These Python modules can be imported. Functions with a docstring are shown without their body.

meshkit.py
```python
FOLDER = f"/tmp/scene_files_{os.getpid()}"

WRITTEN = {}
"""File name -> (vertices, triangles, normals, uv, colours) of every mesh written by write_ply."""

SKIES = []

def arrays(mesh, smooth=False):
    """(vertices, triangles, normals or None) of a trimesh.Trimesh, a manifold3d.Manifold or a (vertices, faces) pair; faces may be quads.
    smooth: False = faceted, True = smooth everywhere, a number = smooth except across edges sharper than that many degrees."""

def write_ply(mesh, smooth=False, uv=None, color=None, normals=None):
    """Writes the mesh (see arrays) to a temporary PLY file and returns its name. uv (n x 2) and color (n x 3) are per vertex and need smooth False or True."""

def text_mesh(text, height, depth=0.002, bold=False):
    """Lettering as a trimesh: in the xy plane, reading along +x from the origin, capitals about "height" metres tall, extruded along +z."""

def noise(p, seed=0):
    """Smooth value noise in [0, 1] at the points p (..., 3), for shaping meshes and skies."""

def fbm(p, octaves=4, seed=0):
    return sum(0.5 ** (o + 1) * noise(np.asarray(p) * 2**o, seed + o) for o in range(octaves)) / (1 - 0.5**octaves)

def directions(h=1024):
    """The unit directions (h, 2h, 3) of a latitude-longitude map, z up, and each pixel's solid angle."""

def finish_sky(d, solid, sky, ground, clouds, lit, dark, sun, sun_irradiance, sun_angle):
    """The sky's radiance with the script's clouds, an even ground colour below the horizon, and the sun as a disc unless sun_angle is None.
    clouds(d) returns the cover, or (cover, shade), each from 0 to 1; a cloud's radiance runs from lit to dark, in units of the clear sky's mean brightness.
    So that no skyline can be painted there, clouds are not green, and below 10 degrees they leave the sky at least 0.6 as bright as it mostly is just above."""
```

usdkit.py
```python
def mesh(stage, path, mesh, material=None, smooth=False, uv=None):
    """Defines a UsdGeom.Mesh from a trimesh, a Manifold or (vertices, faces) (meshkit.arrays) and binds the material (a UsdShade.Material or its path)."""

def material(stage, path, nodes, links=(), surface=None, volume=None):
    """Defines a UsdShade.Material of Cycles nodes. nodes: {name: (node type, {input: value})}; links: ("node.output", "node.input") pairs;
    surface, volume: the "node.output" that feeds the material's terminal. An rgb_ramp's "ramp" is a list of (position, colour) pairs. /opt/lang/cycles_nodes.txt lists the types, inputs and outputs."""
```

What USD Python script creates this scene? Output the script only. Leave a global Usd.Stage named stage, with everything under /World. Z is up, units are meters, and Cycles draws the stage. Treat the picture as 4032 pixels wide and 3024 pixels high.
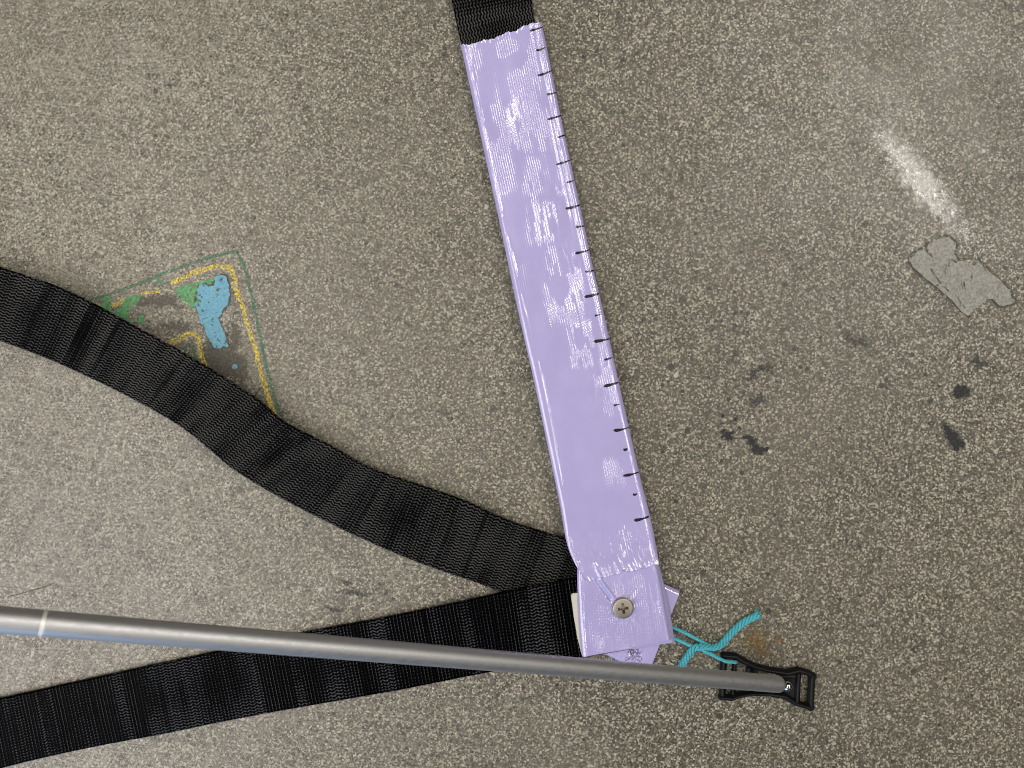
import math, random
import numpy as np
import trimesh, manifold3d, usdkit, meshkit
from scipy.interpolate import PchipInterpolator, LinearNDInterpolator
from scipy.spatial import Delaunay
from shapely.geometry import Polygon, LineString, Point
from shapely.ops import unary_union
from pxr import Usd, UsdGeom, UsdLux, UsdShade, Gf, Sdf

stage = Usd.Stage.CreateInMemory()
UsdGeom.SetStageUpAxis(stage, 'Z')
UsdGeom.SetStageMetersPerUnit(stage, 1.0)
UsdGeom.Xform.Define(stage, '/World')
R = np.random.RandomState(7)

# ------------------------------------------------------------------ camera, lamps, exposure
W, D = 0.576, 0.435                       # picture width on the floor, camera height (metres)
cam = UsdGeom.Camera.Define(stage, '/World/camera')
cam.AddTranslateOp().Set((0, 0, D))
cam.CreateHorizontalApertureAttr(36.0)
cam.CreateVerticalApertureAttr(27.0)
cam.CreateFocalLengthAttr(36.0 * D / W)
cam.CreateFStopAttr(16.0)
cam.CreateFocusDistanceAttr(D - 0.006)
cam.CreateClippingRangeAttr((0.01, 100))
cam.CreateExposureAttr(0.0)


def rect_light(name, pos, target, w, h, power, color, spin=0.0):
    l = UsdLux.RectLight.Define(stage, '/World/' + name)
    p, t = np.array(pos, float), np.array(target, float)
    z = (p - t) / np.linalg.norm(p - t)
    up = np.array([math.cos(spin), math.sin(spin), 0.0])
    if abs(np.dot(up, z)) > 0.98:
        up = np.array([-math.sin(spin), math.cos(spin), 0])
    y = up - np.dot(up, z) * z
    y /= np.linalg.norm(y)
    x = np.cross(y, z)
    m = np.eye(4)
    m[0, :3], m[1, :3], m[2, :3], m[3, :3] = x, y, z, p
    l.AddTransformOp().Set(Gf.Matrix4d(*m.ravel().tolist()))
    l.CreateWidthAttr(w)
    l.CreateHeightAttr(h)
    l.CreateIntensityAttr(power)
    l.CreateColorAttr(Gf.Vec3f(*color))
    return l


DOWN = lambda p: (p[0], p[1], 0)
rect_light('unseen_side_light', (-1.0, -0.52, 0.85), (0, 0, 0.1), 0.9, 0.9, 3.9, (0.97, 0.95, 1.0), math.pi / 2)  # close low light added to make brightness fall off from left to right
rect_light('unseen_side_light_001', (-1.0, -2.6, 1.1), (0, 0, 0.1), 1.6, 1.2, 3.2, (0.34, 0.60, 1.0), math.pi / 2)
p = (1.624, 0.771, 2.6)
rect_light('lamp_tube', p, DOWN(p), 0.09, 0.50, 150.0, (1.0, 0.96, 0.90), math.radians(130))
p = (-1.4, -0.1, 2.6)
rect_light('lamp_tube_001', p, DOWN(p), 0.14, 3.2, 26.0, (1.0, 0.95, 0.86), math.radians(90))
p = (1.35, 1.45, 2.6)
rect_light('lamp_tube_002', p, DOWN(p), 0.30, 1.4, 22.0, (1.0, 0.95, 0.86), math.radians(60))
p = (1.2, -0.4, 2.6)
rect_light('lamp_tube_003', p, DOWN(p), 0.12, 2.6, 9.0, (1.0, 0.95, 0.86), math.radians(90))
p = (-0.5, 0.1, 2.6)
rect_light('lamp_tube_004', p, DOWN(p), 0.12, 3.0, 17.0, (1.0, 0.95, 0.86), math.radians(90))  # extra tube added to put wide glints on the tape ribs
p = (0.0, 0.0, 2.75)
rect_light('ceiling_fill', p, DOWN(p), 9.0, 9.0, 0.13, (1.0, 0.92, 0.80), 0.0)  # dim panel added as ambient bounce light, not a fixture

# ------------------------------------------------------------------ helpers
NAMES = {}


def numbered(path):
    n = NAMES.get(path, -1) + 1
    NAMES[path] = n
    return path if n == 0 else f'{path}_{n:03d}'


def tag(o, label=None, category=None, group=None, kind=None):
    pr = o if isinstance(o, Usd.Prim) else o.GetPrim()
    for k, v in (('label', label), ('category', category), ('group', group), ('kind', kind)):
        if v:
            pr.SetCustomDataByKey(k, v)
    return o


def thing(name, label, category, group=None):
    x = UsdGeom.Xform.Define(stage, numbered('/World/' + name))
    return tag(x.GetPrim(), label, category, group)


def obj(name, mesh, mat, parent=None, smooth=True, uv=None, label=None, kind=None):
    base = parent.GetPath().pathString if parent is not None else '/World'
    m = usdkit.mesh(stage, numbered(f'{base}/{name}'), mesh, mat, smooth=smooth, uv=uv)
    tag(m, label, kind=kind)
    return m.GetPrim()


class L(str):
    pass


class NG:
    def __init__(self):
        self.nodes, self.links, self.n = {}, [], 0

    def __call__(self, kind, **inp):
        self.n += 1
        name = f'n{self.n}'
        vals = {}
        for k, v in inp.items():
            if isinstance(v, L):
                self.links.append((str(v), f'{name}.{k}'))
            else:
                vals[k] = v
        self.nodes[name] = (kind, vals)
        return lambda out, name=name: L(f'{name}.{out}')

    def build(self, name, surface):
        return usdkit.material(stage, '/World/Looks/' + name, self.nodes, self.links, surface=str(surface))

    # short cuts
    def math(self, op, a, b=0.5, clamp=False):
        return self('math', math_type=op, value1=a, value2=b, use_clamp=clamp)('value')

    def ramp(self, fac, stops, interp=True):
        return self('rgb_ramp', fac=fac, ramp=stops, interpolate=interp)('color')

    def mix(self, fac, a, b, mode='mix'):
        return self('mix_color', blend_type=mode, fac=fac, a=a, b=b)('result')

    def pos(self, scale=(1, 1, 1), rot=(0, 0, 0), loc=(0, 0, 0)):
        g = self('geometry')('position')
        return self('mapping', vector=g, scale=scale, rotation=rot, location=loc)('vector')

    def noise(self, vec, scale, detail=2, rough=0.5, dist=0.0):
        return self('noise_texture', vector=vec, scale=scale, detail=detail, roughness=rough, distortion=dist)('fac')


def simple(name, color, rough, metallic=0.0, spec=0.5, bump=None, **kw):
    g = NG()
    inp = dict(base_color=color, roughness=rough, metallic=metallic, specular_ior_level=spec, **kw)
    if bump:
        sc, dist, st = bump
        h = g.noise(g.pos(), sc, 3, 0.6)
        inp['normal'] = g('bump', height=h, distance=dist, strength=st)('normal')
    return g.build(name, g('principled_bsdf', **inp)('BSDF'))


def g3(a):
    return [(p, (v[0], v[1], v[2])) for p, v in a]


# pixel readings -> metres.  q: 2212-wide reading, p4: photograph pixels; z = height over the floor
def q(x, y, z=0.0):
    k = (D - z) / D
    return np.array([(x / 2212 - 0.5) * W * k, (0.375 - y / 2212) * W * k, z])


def reg(ox, oy, s):
    c = 2212 / 4032
    return lambda x, y: ((ox + x / s) * c, (oy + y / s) * c)


def shell(top, thick, vmask=None):
    """closed thick sheet below a grid of points (nu,nv,3); returns (v,f)"""
    nu, nv = top.shape[:2]
    v = top.reshape(-1, 3)
    i, j = np.meshgrid(np.arange(nu - 1), np.arange(nv - 1), indexing='ij')
    a = i * nv + j
    quad = np.stack([a, a + nv, a + nv + 1, a + 1], -1).reshape(-1, 4)
    loop = np.concatenate([np.arange(nv), np.arange(1, nu) * nv + nv - 1, (nu - 1) * nv + np.arange(nv - 2, -1, -1), np.arange(nu - 2, 0, -1) * nv])
    rim = v[loop].copy()
    low = rim - np.array([0, 0, thick])
    n0, n1, m = len(v), len(v) + len(loop), len(loop)
    k = np.arange(m)
    kn = (k + 1) % m
    side = np.stack([n0 + k, n0 + kn, n1 + kn, n1 + k], -1)
    # underside: strips between the two long edges
    e0 = np.concatenate([[0], m - np.arange(1, nu - 1), [m - (nu - 1)]])   # v = 0 edge from start to end
    e1 = nv - 1 + np.arange(nu)
    under = np.stack([n1 + e0[:-1], n1 + e1[:-1], n1 + e1[1:], n1 + e0[1:]], -1)
    V = np.vstack([v, rim, low])
    F = np.vstack([quad, side, under])
    t = np.vstack([F[:, [0, 1, 2]], F[:, [0, 2, 3]]])
    return orient(V, t, top)


def orient(V, t, top):
    n = np.cross(V[t[0, 1]] - V[t[0, 0]], V[t[0, 2]] - V[t[0, 0]])
    return (V, t) if n[2] > 0 else (V, t[:, ::-1])


def sections(A, B, zA, zB, ds, nv):
    """ruled grid between two edges read as pixels at their own heights; returns points, arc length, across length"""
    a = np.array([q(x, y, z) for (x, y), z in zip(A, zA)])
    b = np.array([q(x, y, z) for (x, y), z in zip(B, zB)])
    c = (a + b) / 2
    s = np.concatenate([[0], np.cumsum(np.linalg.norm(np.diff(c, axis=0), axis=1))])
    n = max(4, int(s[-1] / ds))
    t = np.linspace(0, s[-1], n)
    ea, eb = PchipInterpolator(s, a)(t), PchipInterpolator(s, b)(t)
    v = np.linspace(0, 1, nv)[None, :, None]
    P = ea[:, None] * (1 - v) + eb[:, None] * v
    width = np.linalg.norm(eb - ea, axis=1).mean()
    S = np.repeat(t[:, None], nv, 1)
    T = np.repeat(np.linspace(0, width, nv)[None], n, 0)
    return P, S, T


def normals(P):
    n = np.cross(np.gradient(P, axis=0), np.gradient(P, axis=1))
    n /= np.linalg.norm(n, axis=-1, keepdims=True)
    return n * np.sign(n[..., 2:])


def pix(P):
    """where grid points stand in the 2212-wide reading"""
    k = D / (D - P[..., 2])
    return (P[..., 0] * k / W + 0.5) * 2212, (0.375 - P[..., 1] * k / W) * 2212


def nz(a, b, seed=0):
    return meshkit.noise(np.stack([a, b, np.zeros_like(a)], -1), seed)


def fb(a, b, seed=0, o=4):
    return meshkit.fbm(np.stack([a, b, np.zeros_like(a)], -1), o, seed)


def tube(points, radius, sides=8, cap=True):
    p = np.asarray(points, float)
    r = np.broadcast_to(radius, (len(p),)).astype(float)
    t = np.gradient(p, axis=0)
    t /= np.linalg.norm(t, axis=1, keepdims=True) + 1e-12
    a = np.cross(t, np.array([0, 0, 1.0]))
    bad = np.linalg.norm(a, axis=1) < 1e-3
    a[bad] = np.cross(t[bad], np.array([1.0, 0, 0]))
    a /= np.linalg.norm(a, axis=1, keepdims=True)
    b = np.cross(t, a)
    ang = np.arange(sides) * 2 * np.pi / sides
    v = p[:, None] + r[:, None, None] * (np.cos(ang)[None, :, None] * a[:, None] + np.sin(ang)[None, :, None] * b[:, None])
    i, j = np.meshgrid(np.arange(len(p) - 1), np.arange(sides), indexing='ij')
    qd = np.stack([i * sides + j, i * sides + (j + 1) % sides, (i + 1) * sides + (j + 1) % sides, (i + 1) * sides + j], -1).reshape(-1, 4)
    f = np.vstack([qd[:, [0, 1, 2]], qd[:, [0, 2, 3]]])
    v = v.reshape(-1, 3)
    if cap:
        n = len(v)
        v = np.vstack([v, p[0], p[-1]])
        k = np.arange(sides)
        f = np.vstack([f, np.stack([np.full(sides, n), (k + 1) % sides, k], -1), np.stack([np.full(sides, n + 1), n - sides + k, n - sides + (k + 1) % sides], -1)])
    m = trimesh.Trimesh(v, f, process=False)
    if m.volume < 0:
        m.invert()
    return m


def join(ms):
    return trimesh.util.concatenate([m if isinstance(m, trimesh.Trimesh) else trimesh.Trimesh(*m, process=False) for m in ms])


def curve(pts, n):
    p = np.asarray(pts, float)
    s = np.concatenate([[0], np.cumsum(np.linalg.norm(np.diff(p, axis=0), axis=1))])
    return PchipInterpolator(s, p)(np.linspace(0, s[-1], n))


def sheet(poly, z, thick, step, rough=0.0, seed=0, bump=0.0):
    """flat ragged piece lying on the floor: polygon in metres -> thin closed mesh with interior points; also returns edge distance per vertex"""
    if poly.geom_type == 'MultiPolygon':
        parts = [sheet(g, z, thick, step, rough, seed + k, bump) for k, g in enumerate(poly.geoms)]
        off, V, F, E = 0, [], [], []
        for v, f, e in parts:
            V.append(v); F.append(f + off); E.append(e); off += len(v)
        return np.vstack(V), np.vstack(F), np.concatenate(E)
    ring = LineString(poly.exterior.coords).segmentize(step)
    b = np.array(ring.coords)[:-1]
    if rough:
        c = b + rough * (np.stack([fb(b[:, 0] / step / 3, b[:, 1] / step / 3, seed, 3), fb(b[:, 0] / step / 3, b[:, 1] / step / 3, seed + 9, 3)], -1) - 0.5) * 2
        pg = Polygon(c).buffer(0)
        if pg.geom_type == 'MultiPolygon':
            pg = max(pg.geoms, key=lambda g: g.area)
        b = np.array(pg.exterior.coords)[:-1]
    else:
        pg = Polygon(b)
    x0, y0, x1, y1 = pg.bounds
    gx, gy = np.meshgrid(np.arange(x0, x1, step), np.arange(y0, y1, step))
    pts = np.stack([gx.ravel(), gy.ravel()], -1)
    inner = pg.buffer(-step * 0.6)
    import shapely
    pts = pts[shapely.contains_xy(inner, pts[:, 0], pts[:, 1])] if not inner.is_empty else np.zeros((0, 2))
    al = np.vstack([b, pts])
    tri = Delaunay(al).simplices
    cen = al[tri].mean(1)
    tri = tri[shapely.contains_xy(pg, cen[:, 0], cen[:, 1])]
    e = shapely.distance(shapely.points(al), pg.exterior)
    hz = z + bump * (fb(al[:, 0] / 0.006, al[:, 1] / 0.006, seed, 3) - 0.5)
    V = np.column_stack([al, hz])
    n = np.cross(V[tri[:, 1]] - V[tri[:, 0]], V[tri[:, 2]] - V[tri[:, 0]])[:, 2]
    tri[n < 0] = tri[n < 0][:, ::-1]
    nb = len(b)
    if thick > 0:
        k = np.arange(nb)
        kn = (k + 1) % nb
        low = np.column_stack([b, np.full(nb, z - thick)])
        rim = V[:nb].copy()
        o1, o2 = len(V), len(V) + nb
        sgn = Polygon(b).exterior.is_ccw
        sd = np.stack([o1 + k, o2 + k, o2 + kn, o1 + kn], -1)
        if not sgn:
            sd = sd[:, ::-1]
        tri = np.vstack([tri, sd[:, [0, 1, 2]], sd[:, [0, 2, 3]]])
        V = np.vstack([V, rim, low])
        e = np.concatenate([e, np.zeros(2 * nb)])
    return V, tri, e


def poly_px(pts, z=0.0):
    return Polygon([q(x, y, z)[:2] for x, y in pts])


# ------------------------------------------------------------------ materials
def floor_material():
    g = NG()
    P = g.pos()
    wob = g('noise_texture', vector=P, scale=420.0, detail=2.0)('color')
    wob = g('vector_math', math_type='multiply_add', vector1=wob, vector2=(0.0009, 0.0009, 0.0), vector3=P)('vector')
    def cells(scale, vec=wob):
        v = g('voronoi_texture', vector=vec, scale=scale)
        c = g('separate_color', color=v('color'))
        return v('distance'), c('r'), c('g')
    d1, r1, h1 = cells(1120.0)
    base = g.ramp(r1, g3([(0, (.045, .037, .026)), (.3, (.130, .114, .086)), (.6, (.25, .224, .178)), (.80, (.47, .43, .35)), (1, (1.0, .95, .83))]))
    fine = g.noise(P, 850.0, 3, 0.75)
    base = g.mix(0.75, base, g.ramp(fine, g3([(.30, (.20, .19, .17)), (.5, (.74, .735, .72)), (.70, (1.36, 1.36, 1.33))])), 'multiply')
    # cement paste worn over the grains in broad patches
    paste = g.noise(P, 9.0, 4, 0.6)
    pm = g('map_range', value=paste, from_min=0.40, from_max=0.66, to_min=0.04, to_max=0.40, clamp=True)('result')
    pc = g.ramp(g.noise(P, 620.0, 3, 0.65), g3([(.25, (.150, .132, .103)), (.5, (.205, .186, .150)), (.78, (.285, .262, .218))]))
    base = g.mix(pm, base, pc)
    # larger pale grains
    wob2 = g('noise_texture', vector=P, scale=1200.0, detail=3.0, roughness=0.7)('color')
    wob2 = g('vector_math', math_type='multiply_add', vector1=wob2, vector2=(0.0022, 0.0022, 0.0), vector3=P)('vector')
    d2, r2, h2 = cells(690.0, wob2)
    big = g.math('multiply', g.math('greater_than', r2, 0.85), g.math('less_than', d2, 0.46))
    base = g.mix(g.math('multiply', big, 0.8), base, g.ramp(h2, g3([(0, (.42, .38, .30)), (.5, (.60, .555, .46)), (.86, (.85, .80, .70)), (1, (.62, .45, .26))])))
    # dark grains and pits
    d3, r3, h3 = cells(270.0)
    dk = g.math('multiply', g.math('greater_than', r3, 0.945), g.math('less_than', d3, 0.30))
    base = g.mix(g.math('multiply', dk, 0.9), base, (.028, .025, .024))
    d4, r4, h4 = cells(110.0, wob2)
    rd = g.math('multiply', g.math('greater_than', r4, 0.94), g.math('less_than', d4, 0.20))
    base = g.mix(g.math('multiply', rd, 0.85), base, g.ramp(h4, g3([(0, (.030, .026, .026)), (.5, (.055, .028, .022)), (1, (.15, .085, .045))])))
    d5, r5, h5 = cells(75.0, wob2)
    wh = g.math('multiply', g.math('greater_than', r5, 0.955), g.math('less_than', d5, 0.10))
    base = g.mix(wh, base, (.74, .72, .66))
    # fine scratches, denser towards the worn left side
    sx = g('separate_xyz', vector=P)('x')
    left = g('map_range', value=g.math('add', sx, g.math('multiply', g.math('subtract', g.noise(P, 7.0, 2), 0.5), 0.35)), from_min=0.06, from_max=-0.22, to_min=0.10, to_max=1.0, clamp=True)('result')
    scr = None
    for k, (rot, sc) in enumerate(((0.35, (22, 1300, 1)), (-0.75, (40, 1650, 1)), (1.25, (30, 1350, 1)), (2.1, (40, 1700, 1)), (0.02, (26, 1450, 1)))):
        warp = g('noise_texture', vector=P, scale=16.0, detail=1.0)('color')
        pv = g('vector_math', math_type='multiply_add', vector1=warp, vector2=(0.02, 0.02, 0), vector3=P)('vector')
        pv = g('mapping', vector=g('mapping', vector=pv, rotation=(0, 0, rot))('vector'), scale=sc, location=(k * 3.7, k * 1.9, 0))('vector')
        n = g.noise(pv, 1.0, 1, 0.4)
        s = g('map_range', value=n, from_min=0.565, from_max=0.66, to_min=0, to_max=1, clamp=True)('result')
        scr = s if scr is None else g.math('maximum', scr, s)
    scr = g.math('multiply', scr, left)
    base = g.mix(g.math('multiply', scr, 0.50), base, (.60, .56, .49))
    # broad tone
    tone = g.noise(P, 5.0, 4, 0.55)
    base = g.mix(1.0, base, g.ramp(tone, g3([(.3, (.86, .85, .83)), (.5, (.98, .98, .97)), (.7, (1.10, 1.10, 1.10))])), 'multiply')
    grime = g('map_range', value=g.noise(P, 26.0, 5, 0.65), from_min=.58, from_max=.78, to_min=0, to_max=.38, clamp=True)('result')
    base = g.mix(grime, base, (.085, .083, .078))
    base = g.mix(1.0, base, (.535, .528, .495), 'multiply')
    # sealed concrete: a thin worn gloss, better kept in spots
    seal = g.noise(P, 34.0, 3, 0.6)
    # a scuffed diagonal streak where the sealer is still glossy
    sp = g('mapping', vector=P, location=(-.2328, -.1105, 0))('vector')
    sp = g('mapping', vector=sp, rotation=(0, 0, math.radians(50)))('vector')
    sp = g('vector_math', math_type='multiply', vector1=sp, vector2=(1 / .044, 1 / .0095, 0))('vector')
    sp = g('vector_math', math_type='length', vector1=sp)('value')
    streak = g('map_range', value=g.math('add', sp, g.math('multiply', g.math('subtract', g.noise(P, 260.0, 5, 0.75), 0.5), 3.2)), from_min=1.15, from_max=.45, to_min=0, to_max=1, clamp=True)('result')
    rough = g('map_range', value=seal, from_min=.38, from_max=.68, to_min=.36, to_max=.48, clamp=True)('result')
    rough = g.math('add', rough, g.math('multiply', g.math('subtract', fine, 0.5), 0.40))
    rough = g.math('subtract', rough, g.math('multiply', streak, 0.34))
    hgt = g.math('add', g.math('multiply', r1, 0.5), g.math('multiply', fine, 0.9))
    hgt = g.math('subtract', hgt, g.math('multiply', dk, 1.2))
    nrm = g('bump', height=hgt, distance=0.00020, strength=g.math('multiply_add', streak, -0.35) if False else g('math', math_type='multiply_add', value1=streak, value2=-0.20, value3=0.72)('value'))('normal')
    b = g('principled_bsdf', base_color=base, roughness=rough, specular_ior_level=0.5, normal=nrm)
    return g.build('worn_concrete', b('BSDF'))


M_floor = floor_material()


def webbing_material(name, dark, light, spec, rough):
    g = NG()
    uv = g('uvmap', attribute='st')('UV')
    h = g('separate_xyz', vector=uv)('x')            # yarn height written per vertex: shade in the gaps between yarns is painted into the colour
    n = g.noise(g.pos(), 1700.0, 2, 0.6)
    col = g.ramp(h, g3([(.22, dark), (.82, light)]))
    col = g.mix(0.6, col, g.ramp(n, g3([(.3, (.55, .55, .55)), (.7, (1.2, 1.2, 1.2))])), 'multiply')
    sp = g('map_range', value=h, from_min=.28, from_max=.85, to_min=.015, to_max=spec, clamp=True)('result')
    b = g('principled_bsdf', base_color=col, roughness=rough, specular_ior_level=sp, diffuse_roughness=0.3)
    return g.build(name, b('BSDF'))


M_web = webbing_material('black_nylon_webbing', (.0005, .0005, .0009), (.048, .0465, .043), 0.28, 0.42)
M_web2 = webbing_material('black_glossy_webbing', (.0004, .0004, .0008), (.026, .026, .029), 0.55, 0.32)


def tape_material(name, col, rough):
    g = NG()
    n = g.noise(g.pos(), 60.0, 3, 0.5)
    c = g.mix(1.0, col, g.ramp(n, g3([(.3, (.95, .95, .96)), (.7, (1.04, 1.04, 1.03))])), 'multiply')
    n2 = g.noise(g.pos(), 900.0, 2, 0.5)
    nr = g('bump', height=n2, distance=0.00002, strength=0.25)('normal')
    b = g('principled_bsdf', base_color=c, roughness=rough, specular_ior_level=0.6, normal=nr, coat_weight=1.0, coat_roughness=0.10, coat_ior=1.6)
    return g.build(name, b('BSDF'))


M_tape = tape_material('lavender_duct_tape', (.385, .345, .600), 0.18)
M_card = simple('cream_cloth_tape', (.50, .48, .40), 0.6, bump=(500.0, .0002, .5))
M_ink_reflect = simple('black_ink_and_reflections', (.010, .007, .014), 0.25)  # tick ink; also paints the dark reflections on the crumpled tape end
M_steel = simple('nickel_screw', (.40, .36, .31), 0.42, 1.0, bump=(700.0, .00004, .5))
M_steel_dark = simple('screw_recess', (.06, .055, .05), 0.4, 1.0)
M_chrome = simple('bright_steel_ball', (.78, .78, .78), 0.06, 1.0)
M_plastic = simple('black_acetal', (.005, .005, .006), 0.5, spec=0.22, bump=(900.0, .00003, .5))


def pole_material():
    g = NG()
    n = g.noise(g.pos((30, 900, 900)), 1.0, 2)
    r = g('map_range', value=n, from_min=.3, from_max=.7, to_min=.50, to_max=.57, clamp=True)('result')
    b = g('principled_bsdf', base_color=(.48, .48, .485), metallic=1.0, roughness=r)
    return g.build('anodised_aluminium', b('BSDF'))


M_pole = pole_material()
M_seam = simple('pole_seam_bright', (.78, .77, .75), 0.55, 0.6)


def yarn_material():
    g = NG()
    n = g.noise(g.pos(), 1400.0, 3, 0.7)
    c = g.ramp(n, g3([(.25, (.025, .22, .27)), (.55, (.08, .41, .48)), (.85, (.2, .58, .62))]))
    b = g('principled_bsdf', base_color=c, roughness=0.9, specular_ior_level=0.15, sheen_weight=0.3, sheen_tint=(.4, .9, .9))
    return g.build('turquoise_yarn', b('BSDF'))


M_yarn = yarn_material()
M_hair = simple('dark_hair', (.02, .014, .011), 0.4)


def worn_material(name, c0, c1, scale, lo, hi, soft=None, alpha=1.0, rough=0.6, stretch=(1, 1, 1), rot=0.0):
    """thin layer on the floor, worn through where the concrete's grains stand proud; soft = metres over which its rim thins out"""
    g = NG()
    P = g.pos(stretch, (0, 0, rot))
    n = g.noise(P, scale, 3, 0.6)
    n2 = g.noise(g.pos(), 800.0, 2, 0.6)
    c = g.ramp(n2, g3([(.3, c0), (.7, c1)]))
    a = g('map_range', value=n, from_min=lo, from_max=hi, to_min=0, to_max=1, clamp=True)('result')
    if soft:
        e = g('separate_xyz', vector=g('uvmap', attribute='st')('UV'))('x')
        rim = g('map_range', value=e, from_min=0.0, from_max=soft, to_min=-0.14, to_max=0.42, clamp=True)('result')
        a = g('map_range', value=g.math('add', n, rim), from_min=lo, from_max=hi, to_min=0, to_max=1, clamp=True)('result')
    a = g.math('multiply', a, alpha)
    b = g('principled_bsdf', base_color=c, roughness=rough, alpha=a, specular_ior_level=0.3)
    return g.build(name, b('BSDF'))


M_gline = worn_material('green_marker_on_concrete', (.03, .13, .07), (.08, .24, .14), 1000.0, .36, .66)
M_yline = worn_material('yellow_crayon_on_concrete', (.58, .42, .03), (.82, .66, .10), 900.0, .42, .60)
M_blue = worn_material('blue_paint_flake', (.09, .26, .36), (.16, .36, .47), 420.0, .33, .40, rough=0.5)
M_green = worn_material('green_paint_patch', (.06, .22, .085), (.15, .38, .17), 520.0, .36, .50)
M_dullgreen = worn_material('dull_green_paint_patch', (.06, .15, .08), (.15, .25, .15), 480.0, .46, .62)
M_residue = worn_material('dark_adhesive_residue', (.07, .062, .052), (.16, .145, .122), 480.0, .46, .74, soft=.006, alpha=.66)
M_grey = worn_material('grey_paint_scrap', (.145, .143, .124), (.31, .30, .265), 300.0, .28, .38, rough=0.5, stretch=(1, .35, 1), rot=.86)
M_dirt = worn_material('dirty_paint_edge', (.05, .045, .035), (.12, .105, .085), 450.0, .42, .58, alpha=.9)
M_soot = worn_material('black_scuff', (.012, .012, .014), (.035, .035, .036), 480.0, .40, .66, soft=.0034, alpha=.86)
M_softsoot = worn_material('grey_scuff', (.030, .031, .032), (.075, .075, .072), 480.0, .42, .72, soft=.0042, alpha=.70)
M_faint = worn_material('faint_scuff', (.03, .031, .03), (.07, .07, .066), 520.0, .52, .85, soft=.006, alpha=.6)
M_rust = worn_material('rust_stain', (.12, .062, .010), (.25, .145, .035), 420.0, .38, .90, soft=.010, alpha=.6)
M_rust2 = worn_material('orange_rust_spot', (.22, .075, .025), (.30, .11, .04), 420.0, .40, .75, soft=.004, alpha=.7)

# ------------------------------------------------------------------ the floor
fl = trimesh.Trimesh(np.array([[-1.5, -1.5, 0], [1.5, -1.5, 0], [1.5, 1.5, 0], [-1.5, 1.5, 0]], float), np.array([[0, 1, 2], [0, 2, 3]]), process=False)
o = obj('floor', fl, M_floor, smooth=False)
tag(o, kind='structure')

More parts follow.
